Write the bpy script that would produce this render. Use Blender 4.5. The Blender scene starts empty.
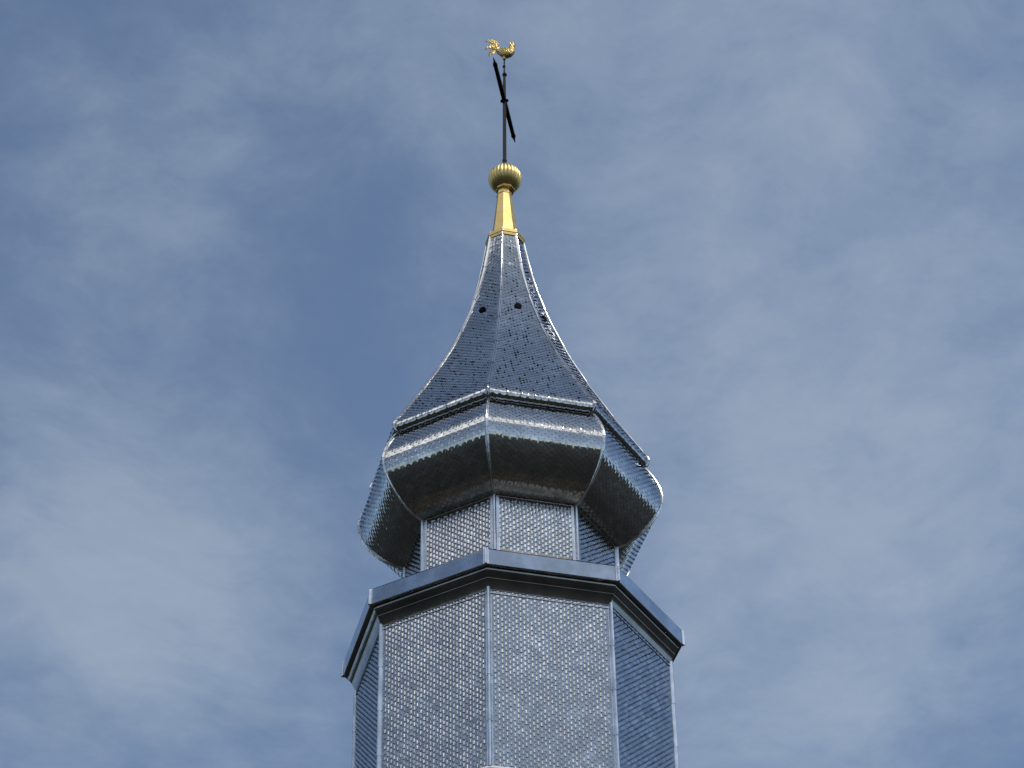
import bpy, bmesh, math, random
import numpy as np
from mathutils import Vector, Matrix

random.seed(7)
rng = np.random.default_rng(7)
R = math.radians
S = bpy.context.scene
COL = S.collection

# ------------------------------------------------------------------ camera
H = 1.6                                            # eye height above the ground
T0 = R(-7.806)                                     # turn of the octagon towards the camera
cam_d = bpy.data.cameras.new('camera')
cam = bpy.data.objects.new('camera', cam_d)
COL.objects.link(cam)
yaw, pit, rol = R(0.121), R(38.563), R(1.039)
F = Vector((math.sin(yaw) * math.cos(pit), math.cos(yaw) * math.cos(pit), math.sin(pit)))
r0 = Vector((math.cos(yaw), -math.sin(yaw), 0))
u0 = r0.cross(F)
rt = r0 * math.cos(rol) - u0 * math.sin(rol)
up = r0 * math.sin(rol) + u0 * math.cos(rol)
M = Matrix((rt, up, -F)).transposed().to_4x4()
M.translation = Vector((0, -30.2, H))
cam.matrix_world = M
cam_d.sensor_width = 36
cam_d.lens = 2826.8 * 36 / 1024
cam_d.clip_start = 0.1
cam_d.clip_end = 8000
S.camera = cam

# ------------------------------------------------------------------ sun, sky, exposure
SUN_AZ, SUN_EL = R(117), R(56)                     # high on the right, a little behind the photographer
SKY_STRENGTH = 0.118
sun_d = bpy.data.lights.new('sun', 'SUN')
sun_d.energy = 2.0
sun_d.angle = R(0.5)
sun_d.color = (1.0, 0.95, 0.87)
sun = bpy.data.objects.new('sun', sun_d)
COL.objects.link(sun)
sdir = Vector((math.sin(SUN_AZ) * math.cos(SUN_EL), math.cos(SUN_AZ) * math.cos(SUN_EL), math.sin(SUN_EL)))
sun.rotation_euler = sdir.to_track_quat('Z', 'Y').to_euler()
sun.location = (60, -28, 100)

S.view_settings.view_transform = 'Standard'
S.view_settings.look = 'None'
S.view_settings.gamma = 1
S.view_settings.exposure = 0.0
S.view_settings.use_curve_mapping = False


class NT:
    """small helper to write node graphs as expressions"""
    def __init__(self, tree):
        self.t = tree; self.n = tree.nodes; self.l = tree.links
    def node(self, typ, **kw):
        nd = self.n.new(typ)
        for k, v in kw.items():
            setattr(nd, k, v)
        return nd
    def put(self, sock, v):
        if hasattr(v, 'is_linked') or isinstance(v, bpy.types.NodeSocket):
            self.l.new(v, sock)
        else:
            sock.default_value = v
    def m(self, op, a, b=None, c=None, clamp=False):
        nd = self.node('ShaderNodeMath', operation=op, use_clamp=clamp)
        self.put(nd.inputs[0], a)
        if b is not None: self.put(nd.inputs[1], b)
        if c is not None: self.put(nd.inputs[2], c)
        return nd.outputs[0]
    def v(self, op, a, b=None, scale=None):
        nd = self.node('ShaderNodeVectorMath', operation=op)
        self.put(nd.inputs[0], a)
        if b is not None: self.put(nd.inputs[1], b)
        if scale is not None: self.put(nd.inputs['Scale'], scale)
        return nd.outputs['Value'] if op in ('DOT_PRODUCT', 'LENGTH', 'DISTANCE') else nd.outputs[0]
    def noise(self, vec, scale, detail=4.0, rough=0.5, dist=0.0, col=False):
        nd = self.node('ShaderNodeTexNoise')
        if vec is not None: self.put(nd.inputs['Vector'], vec)
        nd.inputs['Scale'].default_value = scale
        nd.inputs['Detail'].default_value = detail
        nd.inputs['Roughness'].default_value = rough
        nd.inputs['Distortion'].default_value = dist
        return nd.outputs['Color'] if col else nd.outputs['Fac']
    def sstep(self, x, a, b, lo=0.0, hi=1.0):
        nd = self.node('ShaderNodeMapRange', interpolation_type='SMOOTHSTEP')
        self.put(nd.inputs[0], x)
        for i, q in enumerate((a, b, lo, hi)):
            nd.inputs[i + 1].default_value = q
        return nd.outputs[0]
    def mix(self, f, a, b):
        nd = self.node('ShaderNodeMix', data_type='RGBA')
        self.put(nd.inputs[0], f); self.put(nd.inputs[6], a); self.put(nd.inputs[7], b)
        return nd.outputs[2]


world = bpy.data.worlds.new('World')
S.world = world
world.use_nodes = True
wt = world.node_tree
wt.nodes.clear()
W = NT(wt)
sky = W.node('ShaderNodeTexSky', sky_type='NISHITA')
sky.sun_disc = False
sky.sun_elevation = SUN_EL
sky.sun_rotation = SUN_AZ
sky.altitude = 300
sky.air_density = 1.0
sky.dust_density = 0.15
sky.ozone_density = 0.7
tc = W.node('ShaderNodeTexCoord')
D = tc.outputs['Generated']
sep = W.node('ShaderNodeSeparateXYZ'); W.put(sep.inputs[0], D)
dz = W.m('MAXIMUM', sep.outputs[2], 0.06)
comb = W.node('ShaderNodeCombineXYZ')
W.put(comb.inputs[0], W.m('MULTIPLY', W.m('DIVIDE', sep.outputs[0], dz), 2.4))
W.put(comb.inputs[1], W.m('DIVIDE', sep.outputs[1], dz))
P = comb.outputs[0]                                # where the ray meets a flat layer of cloud


def ang(az, el):
    a, e = R(az), R(el)
    return (math.sin(a) * math.cos(e), math.cos(a) * math.cos(e), math.sin(e))


def bank(az, el, deg, amt):
    """a bank of cloud standing in one direction of the sky"""
    d2 = W.m('SUBTRACT', 1.0, W.v('DOT_PRODUCT', D, ang(az, el)))
    s = R(deg)
    g = W.m('EXPONENT', W.m('MULTIPLY', d2, -1.0 / (s * s)))
    return W.m('MULTIPLY', g, amt)


# thin high cirrus, drawn out along the wind
warp = W.v('SUBTRACT', W.noise(P, 1.6, 3, .5, col=True), (.5, .5, .5))
Pw = W.v('ADD', P, W.v('SCALE', warp, scale=.22))
mp = W.node('ShaderNodeMapping'); W.put(mp.inputs[0], Pw)
mp.inputs['Rotation'].default_value = (0, 0, R(35)); mp.inputs['Scale'].default_value = (1.0, 1.5, 1)
n1 = W.noise(mp.outputs[0], 3.2, 9, .58, .25)
mp2 = W.node('ShaderNodeMapping'); W.put(mp2.inputs[0], Pw)
mp2.inputs['Rotation'].default_value = (0, 0, R(-30)); mp2.inputs['Scale'].default_value = (.9, 2.3, 1)
n2 = W.noise(mp2.outputs[0], 6.5, 9, .66, .1)
cov = None
BANKS = [(-10.3, 35.6, 2.6, .36), (-8.0, 33.4, 2.0, .32), (-11.5, 29.0, 2.4, .04), (-9.4, 41.5, 1.8, .14), (-5.5, 44.7, 2.6, .10),
         (-2.0, 48.5, 3.0, .10), (-5.4, 40.6, 2.2, -.13), (-4.6, 37.6, 1.6, -.05),
         (152, 38, 30, .42), (-118, 34, 20, -.30), (7.5, 42.0, 5.0, .26), (0, 88, 22, .10), (57, 34, 24, -.30), (-45, 30, 20, -.25), (9.0, 35.0, 4.0, .27), (6.0, 32.0, 3.0, .16), (10.5, 47.0, 4.0, .14), (10.5, 28.5, 1.4, -.14)]
for b in BANKS:
    g = bank(*b)
    cov = g if cov is None else W.m('ADD', cov, g)
dens = W.m('ADD', W.m('ADD', W.m('MULTIPLY', n1, .58), W.m('MULTIPLY', n2, .54)), cov)
cirrus = W.sstep(dens, .36, 1.12, .03, .49)
# brilliant sunlit cloud standing opposite the sun, half-way up the sky, behind the photographer
c1 = W.noise(D, 5.0, 7, .55, .2)
opp = W.m('MULTIPLY', sep.outputs[1], -1.0)                    # 1 straight behind, -1 straight ahead
belt_lo = W.sstep(sep.outputs[2], math.sin(R(38)), math.sin(R(47)))
belt_hi = W.sstep(sep.outputs[2], math.sin(R(50)), math.sin(R(70)), 1, 0)
belt = W.m('MULTIPLY', W.m('MULTIPLY', belt_lo, belt_hi), W.sstep(W.v('DOT_PRODUCT', D, ang(-160, 0)), -.15, .22))
patch = W.m('ADD', bank(-121, 36, 15, .10), bank(-95, 56, 16, .08))
cum = W.sstep(W.m('ADD', W.m('ADD', c1, W.m('MULTIPLY', belt, .31)), patch), .64, .84, 0, .9)
cum = W.m('MULTIPLY', cum, W.sstep(opp, -.12, .1))
mp3 = W.node('ShaderNodeMapping'); W.put(mp3.inputs[0], D)
mp3.inputs['Rotation'].default_value = (R(20), R(25), 0); mp3.inputs['Scale'].default_value = (1, 1, 2.6)
fleece = W.m('MULTIPLY', W.sstep(W.noise(mp3.outputs[0], 34, 5, .6, .3), .54, .65), bank(-119, 37, 15, .8))   # a fleecy patch to the left
cum = W.m('MAXIMUM', cum, fleece)
c_light = (4.4, 5.1, 5.8, 1)
k_light = (12.6, 12.7, 12.8, 1)
# the pale hazy band that lies along the horizon
hz = W.m('MULTIPLY', W.sstep(sep.outputs[2], .04, .15, .6, 0), W.sstep(opp, .1, .6))
skc = W.mix(cirrus, sky.outputs[0], c_light)
skc = W.mix(cum, skc, k_light)
skc = W.mix(hz, skc, (4.4, 4.6, 4.6, 1))
bg = W.node('ShaderNodeBackground')
W.put(bg.inputs[0], skc)
bg.inputs[1].default_value = SKY_STRENGTH
wo = W.node('ShaderNodeOutputWorld')
wt.links.new(bg.outputs[0], wo.inputs[0])


# ------------------------------------------------------------------ materials
def mat(name, base, metallic=0.0, rough=0.5):
    m = bpy.data.materials.new(name)
    m.use_nodes = True
    n = NT(m.node_tree)
    b = m.node_tree.nodes['Principled BSDF']
    b.inputs['Base Color'].default_value = (*base, 1)
    b.inputs['Metallic'].default_value = metallic
    b.inputs['Roughness'].default_value = rough
    return m, n, b


def steel(name, base, rough, bump=0.0, bscale=8.0, tint=False, rvar=.08):
    m, n, b = mat(name, base, 1.0, rough)
    tcn = n.node('ShaderNodeTexCoord')
    ob = tcn.outputs['Object']
    f = n.noise(ob, 3.0, 6, .6)
    dark = tuple(c * .72 for c in base)
    col = n.mix(n.sstep(f, .35, .65), (*dark, 1), (*base, 1))
    rr = n.m('ADD', n.m('MULTIPLY', n.m('SUBTRACT', n.noise(ob, 14, 4, .6), .5), rvar * 2), rough)
    if tint:                                          # every shingle left the press and weathered a little differently
        at = n.node('ShaderNodeAttribute', attribute_name='tint')
        col = n.mix(at.outputs['Fac'], (base[0] * .62, base[1] * .64, base[2] * .66, 1), col)
        rr = n.m('ADD', rr, n.m('MULTIPLY', at.outputs['Fac'], -.05))
    n.put(b.inputs['Base Color'], col)
    n.put(b.inputs['Roughness'], n.m('MAXIMUM', rr, .03))
    if bump:
        bn = n.node('ShaderNodeBump')
        bn.inputs['Strength'].default_value = bump
        bn.inputs['Distance'].default_value = .02
        n.put(bn.inputs['Height'], n.noise(ob, bscale, 2, .4))
        n.put(b.inputs['Normal'], bn.outputs[0])
    return m


M_SHINGLE = steel('stainless_shingle', (.68, .675, .66), .11, tint=True, rvar=.03)
M_STRIP = steel('stainless_strip', (.86, .86, .86), .24, rvar=.06)
M_RIDGE = steel('ridge_strip', (.60, .605, .61), .15, rvar=.04)
M_SHEET = steel('polished_sheet', (.70, .71, .72), .07, bump=.12, bscale=2.2, rvar=.03)
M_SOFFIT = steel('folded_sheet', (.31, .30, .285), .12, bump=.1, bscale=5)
M_BACK = steel('underlay_sheet', (.10, .105, .115), .5)
M_ROOF = steel('weathered_sheet', (.20, .185, .165), .45)
M_IRON, n_, b_ = mat('wrought_iron', (.012, .011, .011), 0, .75)
b_.inputs['Specular IOR Level'].default_value = .2
n_.put(b_.inputs['Base Color'], n_.mix(n_.sstep(n_.noise(None, 9, 5), .45, .7), (.008, .0075, .0075, 1), (.022, .017, .015, 1)))
M_RUST, n_, b_ = mat('browned_iron', (.06, .045, .035), 0, .8)
n_.put(b_.inputs['Base Color'], n_.mix(n_.sstep(n_.noise(None, 9, 5), .4, .7), (.030, .024, .021, 1), (.075, .055, .043, 1)))
M_BLACK, _, b_ = mat('painted_vent_dark', (.006, .006, .007), 0, .8)  # near-black stands in for the darkness inside the vents, on the whole pipe
b_.inputs['Specular IOR Level'].default_value = .05


def gold(name, rough, q=1.0):
    m, n, b = mat(name, (.83, .58, .20), 1.0, rough)
    tcn = n.node('ShaderNodeTexCoord')
    f = n.noise(tcn.outputs['Object'], 9, 6, .65)
    n.put(b.inputs['Base Color'], n.mix(n.sstep(f, .35, .7), (.72 * q, .51 * q, .18 * q, 1), (.85 * q, .65 * q, .29 * q, 1)))
    n.put(b.inputs['Roughness'], n.m('ADD', n.m('MULTIPLY', f, .2), rough - .1))
    return m


M_GOLD = gold('gold_leaf', .42, .93)
M_GOLD2 = gold('gold_leaf_figure', .30, .78)
n_ = NT(M_GOLD2.node_tree)
bp = n_.node('ShaderNodeBump'); bp.inputs['Strength'].default_value = .8; bp.inputs['Distance'].default_value = .03
n_.put(bp.inputs['Height'], n_.noise(n_.node('ShaderNodeTexCoord').outputs['Object'], 32, 3, .6))
n_.put(M_GOLD2.node_tree.nodes['Principled BSDF'].inputs['Normal'], bp.outputs[0])
M_STONE, n_, b_ = mat('plaster', (.42, .38, .32), 0, .9)
n_.put(b_.inputs['Base Color'], n_.mix(n_.noise(None, 2.2, 7, .6), (.30, .27, .22, 1), (.46, .42, .36, 1)))
M_GROUND, n_, b_ = mat('grass_and_earth', (.05, .045, .03), 0, .95)
tg = n_.node('ShaderNodeTexCoord')
gp = tg.outputs['Object']
wood = n_.mix(n_.noise(gp, .12, 8, .65), (.004, .005, .003, 1), (.011, .011, .007, 1))                     # dark woodland and hedges further off
yard = n_.mix(n_.sstep(n_.noise(gp, .35, 7, .7), .42, .6), (.014, .012, .008, 1), (.050, .038, .025, 1))    # trodden churchyard
gd = n_.m('ADD', n_.v('LENGTH', gp), n_.m('MULTIPLY', n_.noise(gp, .15, 3), 14))
n_.put(b_.inputs['Base Color'], n_.mix(n_.sstep(gd, 24, 36), yard, wood))


# ------------------------------------------------------------------ object helpers
def link(name, me, m, parent=None):
    o = bpy.data.objects.new(name, me)
    COL.objects.link(o)
    if m is not None:
        me.materials.append(m)
    if parent is not None:
        o.parent = parent
    return o


def mesh_np(name, V, Fq, smooth=True):
    me = bpy.data.meshes.new(name)
    me.from_pydata([tuple(v) for v in V], [], [tuple(int(i) for i in f) for f in Fq])
    me.validate()
    if smooth:
        me.polygons.foreach_set('use_smooth', [True] * len(me.polygons))
    me.update()
    return me


def empty(name, loc, parent=None):
    o = bpy.data.objects.new(name, None)
    o.empty_display_size = .3
    COL.objects.link(o)
    o.location = loc
    if parent is not None:
        o.parent = parent
    return o


class MB:
    """collects loose shapes into one mesh"""
    def __init__(self):
        self.V = []; self.F = []
    def grid(self, G, closed_u=False, closed_v=False, flip=False):
        nu, nv = len(G), len(G[0])
        b = len(self.V)
        for row in G:
            self.V += [tuple(p) for p in row]
        for i in range(nu if closed_u else nu - 1):
            for j in range(nv if closed_v else nv - 1):
                i2, j2 = (i + 1) % nu, (j + 1) % nv
                f = (b + i * nv + j, b + i * nv + j2, b + i2 * nv + j2, b + i2 * nv + j)
                self.F.append(f[::-1] if flip else f)
        return b
    def fan(self, ring, flip=False):
        b = len(self.V)
        self.V += [tuple(p) for p in ring]
        f = tuple(range(b, b + len(ring)))
        self.F.append(f[::-1] if flip else f)
    def tube(self, pts, rad, n=8, cap=True, sq=None):
        pts = [Vector(p) for p in pts]
        rad = [rad] * len(pts) if not hasattr(rad, '__len__') else rad
        t = (pts[-1] - pts[0]).normalized()
        a = Vector((0, 0, 1)) if abs(t.z) < .8 else Vector((1, 0, 0))
        G = []
        for i, p in enumerate(pts):
            tt = (pts[min(i + 1, len(pts) - 1)] - pts[max(i - 1, 0)]).normalized()
            s = tt.cross(a).normalized(); w = s.cross(tt).normalized()
            fs = sq or (1, 1)
            G.append([p + s * math.cos(2 * math.pi * k / n + math.pi / n) * rad[i] * fs[0]
                      + w * math.sin(2 * math.pi * k / n + math.pi / n) * rad[i] * fs[1] for k in range(n)])
        self.grid(G, closed_v=True)
        if cap:
            self.fan(G[0], True); self.fan(G[-1])
    def ball(self, c, r, n=12, m=8, sc=(1, 1, 1)):
        G = []
        for i in range(m + 1):
            ph = math.pi * i / m - math.pi / 2
            rr = max(math.cos(ph), .001)
            G.append([(c[0] + r * sc[0] * rr * math.cos(2 * math.pi * j / n), c[1] + r * sc[1] * rr * math.sin(2 * math.pi * j / n),
                       c[2] + r * sc[2] * math.sin(ph)) for j in range(n)])
        self.grid(G, closed_v=True)
    def build(self, name, m, parent=None, smooth=True, sharp=None):
        me = mesh_np(name, self.V, self.F, smooth)
        bm = bmesh.new(); bm.from_mesh(me)
        bmesh.ops.recalc_face_normals(bm, faces=bm.faces)
        bm.to_mesh(me); bm.free()
        if smooth and sharp is not None:
            me.set_sharp_from_angle(angle=R(sharp))
        return link(name, me, m, parent)


def octo(r, z, k, tw=0.0):
    a = T0 + k * math.pi / 4 + tw
    return Vector((r * math.sin(a), -r * math.cos(a), z + H))


def oct_rings(prof):
    return [[octo(r, z, k) for k in range(8)] for r, z in prof]


# profiles: radius at the corners, height above the camera
SHAFT = [(2.0, 16.86), (2.0, 19.36)]
DRUM = [(1.385, 20.33), (1.385, 21.215)]
DOME = [(1.40, 21.20), (1.46, 21.212), (1.55, 21.25), (1.68, 21.335), (1.78, 21.435), (1.86, 21.53), (1.93, 21.635), (1.98, 21.74),
        (2.006, 21.84), (2.012, 21.93), (1.99, 22.05), (1.945, 22.17), (1.885, 22.285), (1.825, 22.378), (1.765, 22.442), (1.70, 22.475)]
SPIRE = [(1.66, 22.46), (1.73, 22.452), (1.795, 22.452), (1.838, 22.470), (1.858, 22.508), (1.855, 22.558), (1.836, 22.608), (1.79, 22.68),
         (1.61, 22.985), (1.42, 23.31), (1.265, 23.60), (1.12, 23.87), (1.02, 24.08), (.895, 24.345), (.785, 24.61), (.675, 24.90), (.575, 25.18),
         (.475, 25.52), (.39, 25.86), (.32, 26.22), (.262, 26.58), (.245, 26.72)]


def resample(prof, step):
    """smooth curve (Catmull-Rom) through the profile, at equal steps of facet length"""
    p = np.array(prof, float)
    q = np.vstack([2 * p[0] - p[1], p, 2 * p[-1] - p[-2]])
    out = []
    for i in range(1, len(q) - 2):
        for t in np.linspace(0, 1, 24, endpoint=False):
            a, b, c, d = q[i - 1:i + 3]
            out.append(.5 * ((2 * b) + (-a + c) * t + (2 * a - 5 * b + 4 * c - d) * t * t + (-a + 3 * b - 3 * c + d) * t ** 3))
    out.append(p[-1])
    out = np.array(out)
    fac = out * np.array([math.cos(math.pi / 8), 1])
    s = np.concatenate([[0], np.cumsum(np.hypot(*np.diff(fac, axis=0).T))])
    n = max(1, round(s[-1] / step))
    g = np.linspace(0, s[-1], n + 1)
    return np.c_[np.interp(g, s, out[:, 0]), np.interp(g, s, out[:, 1])], s[-1]


SW, SE = .092, .037                                    # shingle width and exposure


def shingle_mesh(name, prof, k, hole=None, bulge=.0070, jit=1.0, lifted=0):
    """one facet clad in overlapping pressed shingles, every one a slightly pillowed plate of its own"""
    fine, L = resample(prof, .004)
    fs = np.linspace(0, L, len(fine))
    ra = fine[:, 0] * math.cos(math.pi / 8); hwid = fine[:, 0] * math.sin(math.pi / 8); zz = fine[:, 1]
    tr = np.gradient(ra, fs); tz = np.gradient(zz, fs)
    ln = np.hypot(tr, tz); tr, tz = tr / ln, tz / ln
    am = T0 + (k + .5) * math.pi / 4
    out = np.array([math.sin(am), -math.cos(am), 0]); tan = np.array([math.cos(am), math.sin(am), 0])
    rows = int(L / SE)
    A = np.array([0, .27, .40, .455, .5, .545, .60, .73, 1.]); B = np.array([0, .35, .69, 1.])
    ncv, nrv = len(A), len(B)
    lip = np.exp(-((2 * A - 1) / .21) ** 2)
    V, Fq, T = [], [], []
    for j in range(rows + 1):
        s0 = j * SE
        wmax = np.interp([s0, min(L, s0 + SE)], fs, hwid).max()
        n = int(wmax / SW) + 2
        off = (j % 2) * .5
        for i in range(-n, n + 1):
            uc = (i + off) * SW + rng.normal(0, .0012)
            if abs(uc) - SW / 2 > wmax:
                continue
            a = (A - .5) * (SW - .003)
            u = uc + a
            s = s0 + rng.normal(0, .0009) + B * SE * 1.45
            tl = rng.normal(0, R(.9)) * jit; tv = rng.normal(0, R(.8)) * jit
            if rng.random() < .02:
                tl *= 2.5; tv *= 2.5
            bl = bulge * rng.uniform(.68, 1.16)
            if lifted and rng.random() < lifted:
                bl += .011 * rng.random()
            if hole is not None and abs(uc - hole[0]) < .02 and abs(s0 + SE / 2 - hole[1]) < .016:
                continue
            SS, UU = np.meshgrid(s, u, indexing='ij'); BB, AA = np.meshgrid(B, A, indexing='ij')
            SS = np.clip(SS, 0, L)
            hw = np.interp(SS, fs, hwid)
            if (np.abs(UU) - hw).min() > -.004:
                continue
            UU = np.clip(UU, -hw, hw)
            bl *= float(np.clip((hw.min() - abs(uc)) / .09, .25, 1))      # dressed flat where the hip strip covers them
            d = .003 + .0008 * (1 - BB * 1.45) + bl * lip[None, :] * (1 - BB) + .0010 * (1 - (2 * AA - 1) ** 2) \
                + (AA - .5) * SW * math.tan(tl) + (BB - .35) * SE * math.tan(tv)
            r = np.interp(SS, fs, ra); z = np.interp(SS, fs, zz)
            nr = np.interp(SS, fs, tz); nz = -np.interp(SS, fs, tr)
            pr = r + nr * d
            pts = pr[..., None] * out + UU[..., None] * tan
            pts[..., 2] = z + nz * d + H
            b = len(V) * ncv * nrv
            V.append(pts.reshape(-1, 3)); T.append(rng.random())
            for y in range(nrv - 1):
                for x in range(ncv - 1):
                    q = b + y * ncv + x
                    Fq.append((q, q + 1, q + ncv + 1, q + ncv))
    VV = np.concatenate(V)
    me = bpy.data.meshes.new(name)
    me.vertices.add(len(VV)); me.vertices.foreach_set('co', VV.ravel())
    Fq = np.array(Fq, np.int32)
    me.loops.add(Fq.size); me.loops.foreach_set('vertex_index', Fq.ravel())
    me.polygons.add(len(Fq)); me.polygons.foreach_set('loop_start', np.arange(len(Fq), dtype=np.int32) * 4)
    at = me.attributes.new('tint', 'FLOAT', 'POINT')
    at.data.foreach_set('value', np.repeat(np.array(T, np.float32), ncv * nrv))
    me.update(calc_edges=True)
    me.polygons.foreach_set('use_smooth', [True] * len(me.polygons))
    return me


def strip_mesh(name, prof, k, piece, bead=.020, flange=.052, lift=.012, tw=0.0):
    """sheet-metal cover along one hip: a rounded bead with a folded flange on each facet, laid in lapped lengths"""
    ps, L = resample(prof, .02 if piece < .2 else .05)
    n = len(ps)
    fs = np.linspace(0, L, n)
    mb = MB()
    npc = max(1, round(L / piece))
    def section(s, extra):
        r = np.interp(s, fs, ps[:, 0]); z = np.interp(s, fs, ps[:, 1])
        e = 1e-3
        r1, r2 = np.interp([max(0, s - e), min(L, s + e)], fs, ps[:, 0]); z1, z2 = np.interp([max(0, s - e), min(L, s + e)], fs, ps[:, 1])
        p = octo(r, z, k, tw)
        hipt = (octo(r2, z2, k, tw) - octo(r1, z1, k, tw)).normalized()
        tl = (octo(r, z, k - 1, tw) - p).normalized(); trr = (octo(r, z, k + 1, tw) - p).normalized()
        nl = tl.cross(hipt).normalized(); nr = hipt.cross(trr).normalized()
        o = (nl + nr).normalized()
        # keep normals pointing outwards
        rad = Vector((p.x, p.y, 0)).normalized()
        hn = Vector((rad.x, rad.y, 0)) * hipt.z - Vector((0, 0, 1)) * (hipt.dot(rad))
        if o.dot(hn) < 0: nl, nr, o = -nl, -nr, -o
        q = lift + extra
        fl = min(flange, .45 * r * .7654, .010 + .036 * r)
        bd = min(bead, fl * .5)
        P_ = [p + tl * fl + nl * .001, p + tl * fl + nl * q, p + tl * (fl - .006) + nl * (q + .002), p + tl * (bd * 1.35) + nl * (q - .002)]
        for t in np.linspace(-1, 1, 7):
            a = t * R(66)
            side = (trr - tl).normalized()
            P_.append(p + o * (q * .9 + bd * .55 + bd * math.cos(a)) + side * bd * math.sin(a) * 1.05)
        P_ += [p + trr * (bd * 1.35) + nr * (q - .002), p + trr * (fl - .006) + nr * (q + .002), p + trr * fl + nr * q, p + trr * fl + nr * .001]
        return P_
    for i in range(npc):
        a, b = i / npc * L, min(L, (i + 1) / npc * L + .012)
        m = max(2, int((b - a) / .03) + 1)
        ss = np.linspace(a, b, m)
        G = [section(s, .006 * (1 - (s - a) / (b - a)) + random.uniform(-.0004, .0004)) for s in ss]
        mb.grid(G)
        mb.fan(G[0][1:-1])
    return mb


# ------------------------------------------------------------------ ground
g = MB()
NR = 96
rr_ = [0, 8, 20, 60, 200, 700, 2500, 6000]
for a, b in zip(rr_[:-1], rr_[1:]):
    g.grid([[(q * math.cos(2 * math.pi * t / NR), q * math.sin(2 * math.pi * t / NR), 0) for t in range(NR)] for q in (max(a, .01), b)], closed_v=True)
ground = g.build('ground', M_GROUND, smooth=False)
ground['kind'] = 'structure'

# unseen ring of hills put in to hide the bright horizon from reflections
hm = MB()
G = []
for q, base_ in ((900, -1), (1150, 34), (1500, 88), (1900, 118), (2400, 40), (2700, -2)):
    row = []
    for t in range(240):
        a = 2 * math.pi * t / 240
        w_ = 1 + .28 * math.sin(3 * a + 1) + .18 * math.sin(7 * a + 2.2) + .10 * math.sin(17 * a) + random.uniform(-.04, .04)
        row.append((q * math.cos(a), q * math.sin(a), base_ * w_ * (1 + 1.3 * min(1, max(0, .75 + math.sin(a)))) if base_ > 0 else base_))
    G.append(row)
hm.grid(G, closed_v=True)
M_HILL, n_, b_ = mat('added_hillside', (.012, .015, .009), 0, .95)
n_.put(b_.inputs['Base Color'], n_.mix(n_.noise(n_.node('ShaderNodeTexCoord').outputs['Object'], .02, 8, .7), (.006, .008, .004, 1), (.022, .026, .015, 1)))
added_hills = hm.build('added_hills', M_HILL)
added_hills['kind'] = 'structure'

# ------------------------------------------------------------------ tower
tower = empty('church_tower', (0, 0, 0))
tower['label'] = 'octagonal church tower clad in shiny steel shingles with onion dome and flared spire'
tower['category'] = 'church tower'

# lower, plastered storeys below the picture
b = MB()
b.grid(oct_rings([(2.55, -H - .2), (2.55, 9.0), (2.65, 9.05), (2.65, 9.25), (2.0, 9.6), (2.0, 16.86)]), closed_v=True)
base = b.build('lower_storey', M_STONE, tower, smooth=False)

# shaft
b = MB()
b.grid(oct_rings([(1.985, 16.8), (1.985, 19.36)]), closed_v=True)
shaft = b.build('shaft', M_BACK, tower, smooth=False)
for k in range(8):
    link('shingle_panel', shingle_mesh('shaft_panel', SHAFT, k), M_SHINGLE, shaft)
for k in range(8):
    strip_mesh('s', SHAFT, k, .62, bead=.023, flange=.037, lift=.007).build('corner_strip', M_STRIP, shaft, sharp=35)
b = MB()
b.grid(oct_rings([(1.99, 16.76), (2.03, 16.765), (2.036, 16.775), (2.036, 16.85), (2.030, 16.868), (1.99, 16.885)]), closed_v=True)
b.build('belt_flashing', M_RIDGE, shaft, sharp=20)
b = MB()
b.grid(oct_rings([(1.99, 19.276), (2.014, 19.276), (2.016, 19.278), (2.016, 19.288), (1.99, 19.29)]), closed_v=True)
b.build('head_trim', M_STRIP, shaft, sharp=20)

# cornice
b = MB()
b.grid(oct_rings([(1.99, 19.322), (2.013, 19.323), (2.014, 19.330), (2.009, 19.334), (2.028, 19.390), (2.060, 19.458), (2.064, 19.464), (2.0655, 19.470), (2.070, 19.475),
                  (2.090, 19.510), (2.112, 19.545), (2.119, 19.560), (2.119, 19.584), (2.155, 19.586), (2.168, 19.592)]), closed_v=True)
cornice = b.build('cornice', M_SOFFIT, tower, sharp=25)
b = MB()
b.grid(oct_rings([(2.150, 19.588), (2.172, 19.592), (2.176, 19.598), (2.176, 19.805), (2.172, 19.812), (2.15, 19.83)]), closed_v=True)
fascia = b.build('fascia', M_SHEET, cornice, smooth=False)
for k in range(8):
    pr = [(2.178, 19.590), (2.178, 19.812)]
    strip_mesh('c', pr, k, 1.0, bead=.012, flange=.034, lift=.005).build('corner_cover', M_STRIP, cornice, sharp=35)
b = MB()
b.grid(oct_rings([(2.165, 19.825), (2.0, 19.89), (1.40, 20.255), (1.392, 20.37), (1.38, 20.372)]), closed_v=True)
b.build('cornice_roof', M_ROOF, cornice, smooth=False)

# drum
b = MB()
b.grid(oct_rings([(1.37, 20.3), (1.37, 21.25)]), closed_v=True)
drum = b.build('drum', M_BACK, tower, smooth=False)
for k in range(8):
    link('shingle_panel', shingle_mesh('drum_panel', DRUM, k), M_SHINGLE, drum)
for k in range(8):
    strip_mesh('s', DRUM, k, .9, bead=.016, flange=.06).build('corner_strip', M_STRIP, drum, sharp=35)
b = MB()
b.grid(oct_rings([(1.38, 21.172), (1.402, 21.172), (1.404, 21.174), (1.404, 21.186), (1.38, 21.188)]), closed_v=True)
b.build('head_trim', M_STRIP, drum, sharp=20)

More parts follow.
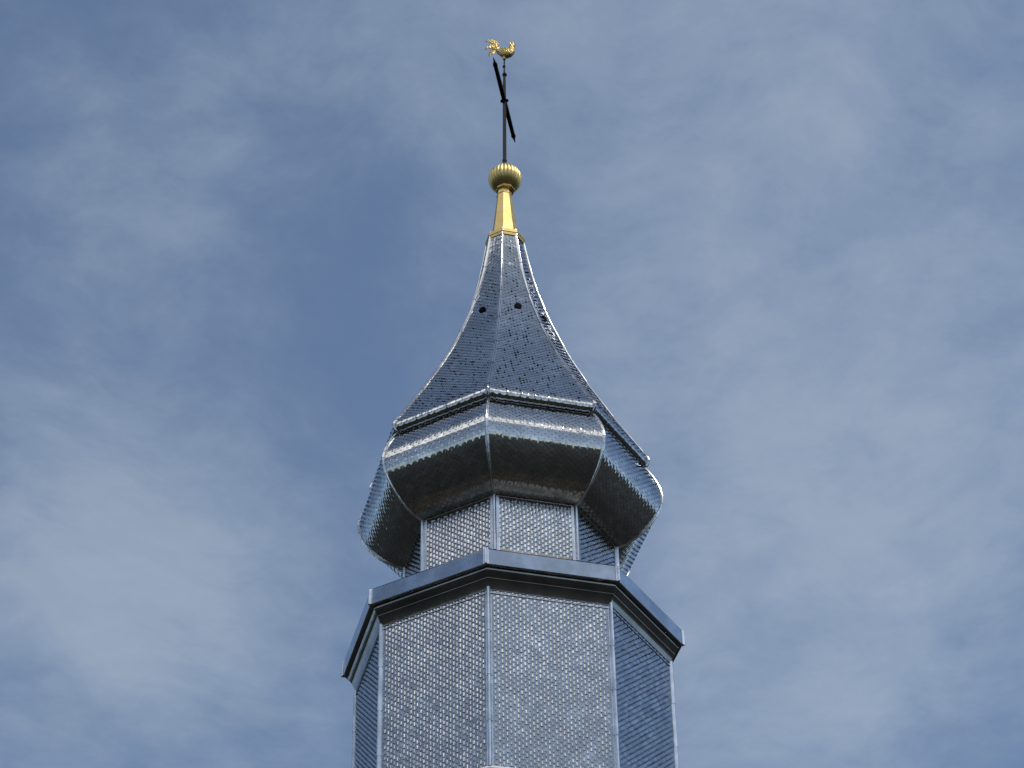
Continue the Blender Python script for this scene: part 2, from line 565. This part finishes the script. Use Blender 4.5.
# onion dome
b = MB()
b.grid(oct_rings([(r - .014, z) for r, z in resample(DOME, .05)[0]]), closed_v=True)
dome = b.build('onion_dome', M_BACK, tower, smooth=False)
for k in range(8):
    link('shingle_panel', shingle_mesh('dome_panel', DOME, k, bulge=.0026), M_SHINGLE, dome)
for k in range(8):
    strip_mesh('s', DOME, k, .105, bead=.013, flange=.018, lift=.013).build('hip_strip', M_STRIP, dome, sharp=35)

# spire
b = MB()
b.grid(oct_rings([(r - .012, z) for r, z in resample(SPIRE, .05)[0]]), closed_v=True)
spire = b.build('spire', M_BACK, tower, smooth=False)
fine, LS = resample(SPIRE, .004)
s_v = np.interp(24.97, fine[:, 1][40:], np.linspace(0, LS, len(fine))[40:])
VENT_U = {7: -.02, 0: .01, 1: .0}
for k in range(8):
    u = VENT_U.get(k, 0)
    link('shingle_panel', shingle_mesh('spire_panel', SPIRE, k, hole=(u, s_v), bulge=.0020, jit=.8, lifted=.3), M_SHINGLE, spire)
for k in range(8):
    strip_mesh('s', SPIRE[:8], k, .085, bead=.016, flange=.028, lift=.009).build('eave_strip', M_RIDGE, spire, sharp=35)
    strip_mesh('s', SPIRE[7:], k, .75, bead=.009, flange=.022, lift=.010).build('ridge_strip', M_RIDGE, spire, sharp=35)
for k in range(8):
    u = VENT_U.get(k, 0)
    am = T0 + (k + .5) * math.pi / 4
    o = Vector((math.sin(am), -math.cos(am), 0)); t = Vector((math.cos(am), math.sin(am), 0))
    rv = np.interp(24.97, fine[:, 1][40:], fine[:, 0][40:]) * math.cos(math.pi / 8)
    c = o * rv + t * u + Vector((0, 0, 24.97 + H))
    ax = (o + Vector((0, 0, .12))).normalized()
    b = MB()
    b.tube([c - ax * .05, c + ax * .024, c + ax * .025, c - ax * .045], [.052, .052, .045, .044], n=18, cap=True)
    b.build('vent_pipe', M_BLACK, spire, sharp=40)

# gilded finial
b = MB()
b.grid(oct_rings([(.258, 26.585), (.276, 26.59), (.280, 26.635), (.286, 26.640), (.286, 26.690), (.262, 26.705), (.21, 26.735)]), closed_v=True)
finial = b.build('finial', M_GOLD, tower, smooth=False)
b = MB()
b.grid(oct_rings([(.203, 26.73), (.198, 26.76), (.168, 26.98), (.142, 27.22), (.118, 27.44), (.110, 27.535), (.116, 27.538), (.116, 27.55), (.106, 27.555), (.102, 27.635)]), closed_v=True)
b.build('sleeve', M_GOLD, finial, smooth=False)
b = MB()
b.grid(oct_rings([(.10, 27.63), (.136, 27.64), (.140, 27.646), (.140, 27.664), (.12, 27.675), (.06, 27.68)]), closed_v=True)
b.build('neck_ring', M_GOLD, finial, smooth=False)
b = MB()
G = []
NB, MBN = 26, 26 * 8
for i in range(33):
    ph = -math.pi / 2 + math.pi * i / 32
    rr = .243 * max(math.cos(ph), .004) ** .96
    row = []
    for j in range(MBN):
        a = 2 * math.pi * j / MBN
        sc = abs(math.cos(NB / 2 * a))
        q = rr * (1 - .075 * (1 - sc) ** 1.6 * min(1, math.cos(ph) * 2.2))
        row.append((q * math.sin(a), -q * math.cos(a), 27.875 + H + .226 * math.sin(ph)))
    G.append(row)
b.grid(G, closed_v=True)
b.build('ribbed_ball', M_GOLD, finial)

finial.location.x = .004                             # the finial sits a touch off the axis
for o in finial.children:
    if not o.name.startswith('sleeve'):
        o.location.x = .013

# ------------------------------------------------------------------ iron cross on the ball
ZB = 28.07 + H
cross = empty('iron_cross', (0, 0, ZB))
cross['label'] = 'slender black wrought iron cross standing on the ribbed gold ball'
cross['category'] = 'cross'
ROOT = (0, 0, ZB)
lean = lambda z: .014 + .022 * (z - 28.1) / 2.2          # the old pole leans a touch
pz = lambda z: (lean(z), 0, z - 28.07)
b = MB()
b.tube([pz(28.04), pz(28.3), pz(29.0), pz(29.47), pz(29.8), pz(30.05)], [.042, .038, .037, .035, .031, .022], n=4)
b.tube([pz(30.04), pz(30.34)], [.013, .011], n=8)
b.ball(pz(28.16), .044, 10, 6, (1, 1, .8)); b.ball(pz(28.24), .038, 10, 6, (1, 1, .8))
upright = b.build('upright', M_RUST, cross, sharp=40)
for z, dx, rr in ((30.0, .004, .036), (30.17, -.004, .024)):
    b = MB()
    q = pz(z)
    b.tube([(q[0] + dx, 0, q[2] - rr), (q[0] + dx, 0, q[2] - rr * .4), (q[0] + dx, 0, q[2] + rr * .3), (q[0] + dx, 0, q[2] + rr)], [rr * .5, rr, rr * .9, rr * .4], n=10)
    b.build('end_ornament', M_IRON, upright)
az = R(80.5)
ud = Vector((math.cos(az), math.sin(az), 0)); vd = Vector((-ud.y, ud.x, 0))
c0 = Vector(pz(29.455))
b = MB()
b.tube([c0 - ud * .76, c0 - ud * .3, c0, c0 + ud * .3, c0 + ud * .76], [.036, .040, .042, .040, .036], n=4)
bar = b.build('crossbar', M_IRON, cross, sharp=40)
for sg in (-1, 1):
    e = c0 + ud * .76 * sg
    b = MB()
    b.tube([e - ud * sg * .03, e - ud * sg * .015, e + ud * sg * .005, e + ud * sg * .03, e + ud * sg * .05, e + ud * sg * .16], [.030, .034, .036, .032, .020, .004], n=10)
    b.build('end_ornament', M_IRON, bar)
b = MB()
for sx, sz in ((1, 1), (-1, 1), (1, -1), (-1, -1)):
    p0 = c0 + ud * .02 * sx + Vector((0, 0, .02 * sz))
    p1 = c0 + ud * .09 * sx + Vector((0, 0, .08 * sz))
    b.tube([p0, (p0 + p1) / 2, p1], [.013, .010, .004], n=6)
    b.tube([c0 - vd * .06, c0 - vd * .045, c0 + vd * .045, c0 + vd * .06], [.014, .026, .026, .014], n=10)
b.build('crossing_ornament', M_IRON, bar)

# ------------------------------------------------------------------ gilded weathercock
ZC = 30.33 + H
cock = empty('weathercock', (lean(30.33), 0, ZC))
cock['label'] = 'small gilded rooster weathervane turning on top of the iron cross'
cock['category'] = 'weathervane'
cock.rotation_euler = (0, 0, R(-6))


def sweep(mb, secs, n=14):
    """sections: (x, z, half height, half width, tilt)"""
    G = []
    for x, z, hh, hw, tl in secs:
        row = []
        for j in range(n):
            a = 2 * math.pi * j / n
            dy = hw * math.cos(a); dn = hh * math.sin(a)
            row.append((x - dn * math.sin(tl), dy, z + dn * math.cos(tl)))
        G.append(row)
    mb.grid(G, closed_v=True)
    mb.fan(G[0], True); mb.fan(G[-1])


b = MB()
sweep(b, [(-.125, .215, .006, .006, R(-35)), (-.105, .195, .030, .022, R(-32)), (-.07, .16, .055, .040, R(-25)), (-.02, .125, .078, .058, R(-12)),
          (.035, .11, .088, .066, 0), (.08, .125, .086, .064, R(22)), (.105, .155, .072, .052, R(48)), (.112, .195, .055, .040, R(72)),
          (.110, .235, .040, .030, R(84)), (.112, .262, .033, .026, R(78)), (.124, .285, .030, .024, R(45)), (.146, .288, .022, .018, R(10)),
          (.160, .280, .010, .009, R(-10)), (.185, .268, .003, .003, R(-15))])
# folded wings
for sy in (-1, 1):
    G = []
    for i in range(9):
        t = i / 8
        x = .085 - .20 * t; z = .15 + .035 * t
        hgt = .058 * math.sin(math.pi * min(1, .18 + t * .8)) + .006
        G.append([(x, sy * (.050 - .022 * t + .014 * math.cos(a)), z - .02 + hgt * math.sin(a) * .9) for a in np.linspace(-math.pi / 2, math.pi / 2, 7)])
    b.grid(G)
b.tube([(0.0, 0, -.01), (0.0, 0, .05)], [.022, .03], n=10)
body = b.build('body', M_GOLD2, cock, sharp=50)
# tail plumes: curved sickle feathers of real thickness
b = MB()
fe = [(80, .20, 0), (96, .25, 12), (112, .275, -12), (127, .27, 13), (142, .24, -13), (158, .19, 10), (176, .13, -8)]
for dg, ln, off in fe:
    a0 = R(dg); G = []
    px, pz_ = -.105, .195
    for i in range(9):
        t = i / 8
        a = a0 + R(84) * t ** 1.5
        if i:
            px += ln / 8 * math.cos(a) * .80; pz_ += ln / 8 * math.sin(a) * 1.42
        wd = .036 * math.sin(math.pi * (.16 + .78 * t)) + .004
        nx, nz = -math.sin(a), math.cos(a)
        y = off * .0016 * (1 + t)
        G.append([(px + nx * wd, y, pz_ + nz * wd), (px + nx * wd * .3, y + .008, pz_ + nz * wd * .3), (px - nx * wd, y + .001, pz_ - nz * wd),
                  (px + nx * wd * .3, y - .008, pz_ + nz * wd * .3)])
    b.grid(G, closed_v=True)
    b.fan(G[0], True); b.fan(G[-1])
b.build('tail', M_GOLD2, cock, sharp=45)
# comb
b = MB()
outl = [(.096, .282), (.070, .312), (.078, .350), (.098, .336), (.108, .366), (.124, .340), (.138, .358), (.146, .328), (.160, .334), (.157, .298)]
G = [[(x, -.007, z) for x, z in outl], [(x, .007, z) for x, z in outl]]
b.grid(G, closed_v=True); b.fan(G[0]); b.fan(G[1], True)
b.build('comb', M_GOLD2, cock, smooth=False)
b = MB()
for sy in (-1, 1):
    b.ball((.150, sy * .010, .245), .015, 8, 6, (.8, .55, 1.6))
b.build('wattle', M_GOLD2, cock)
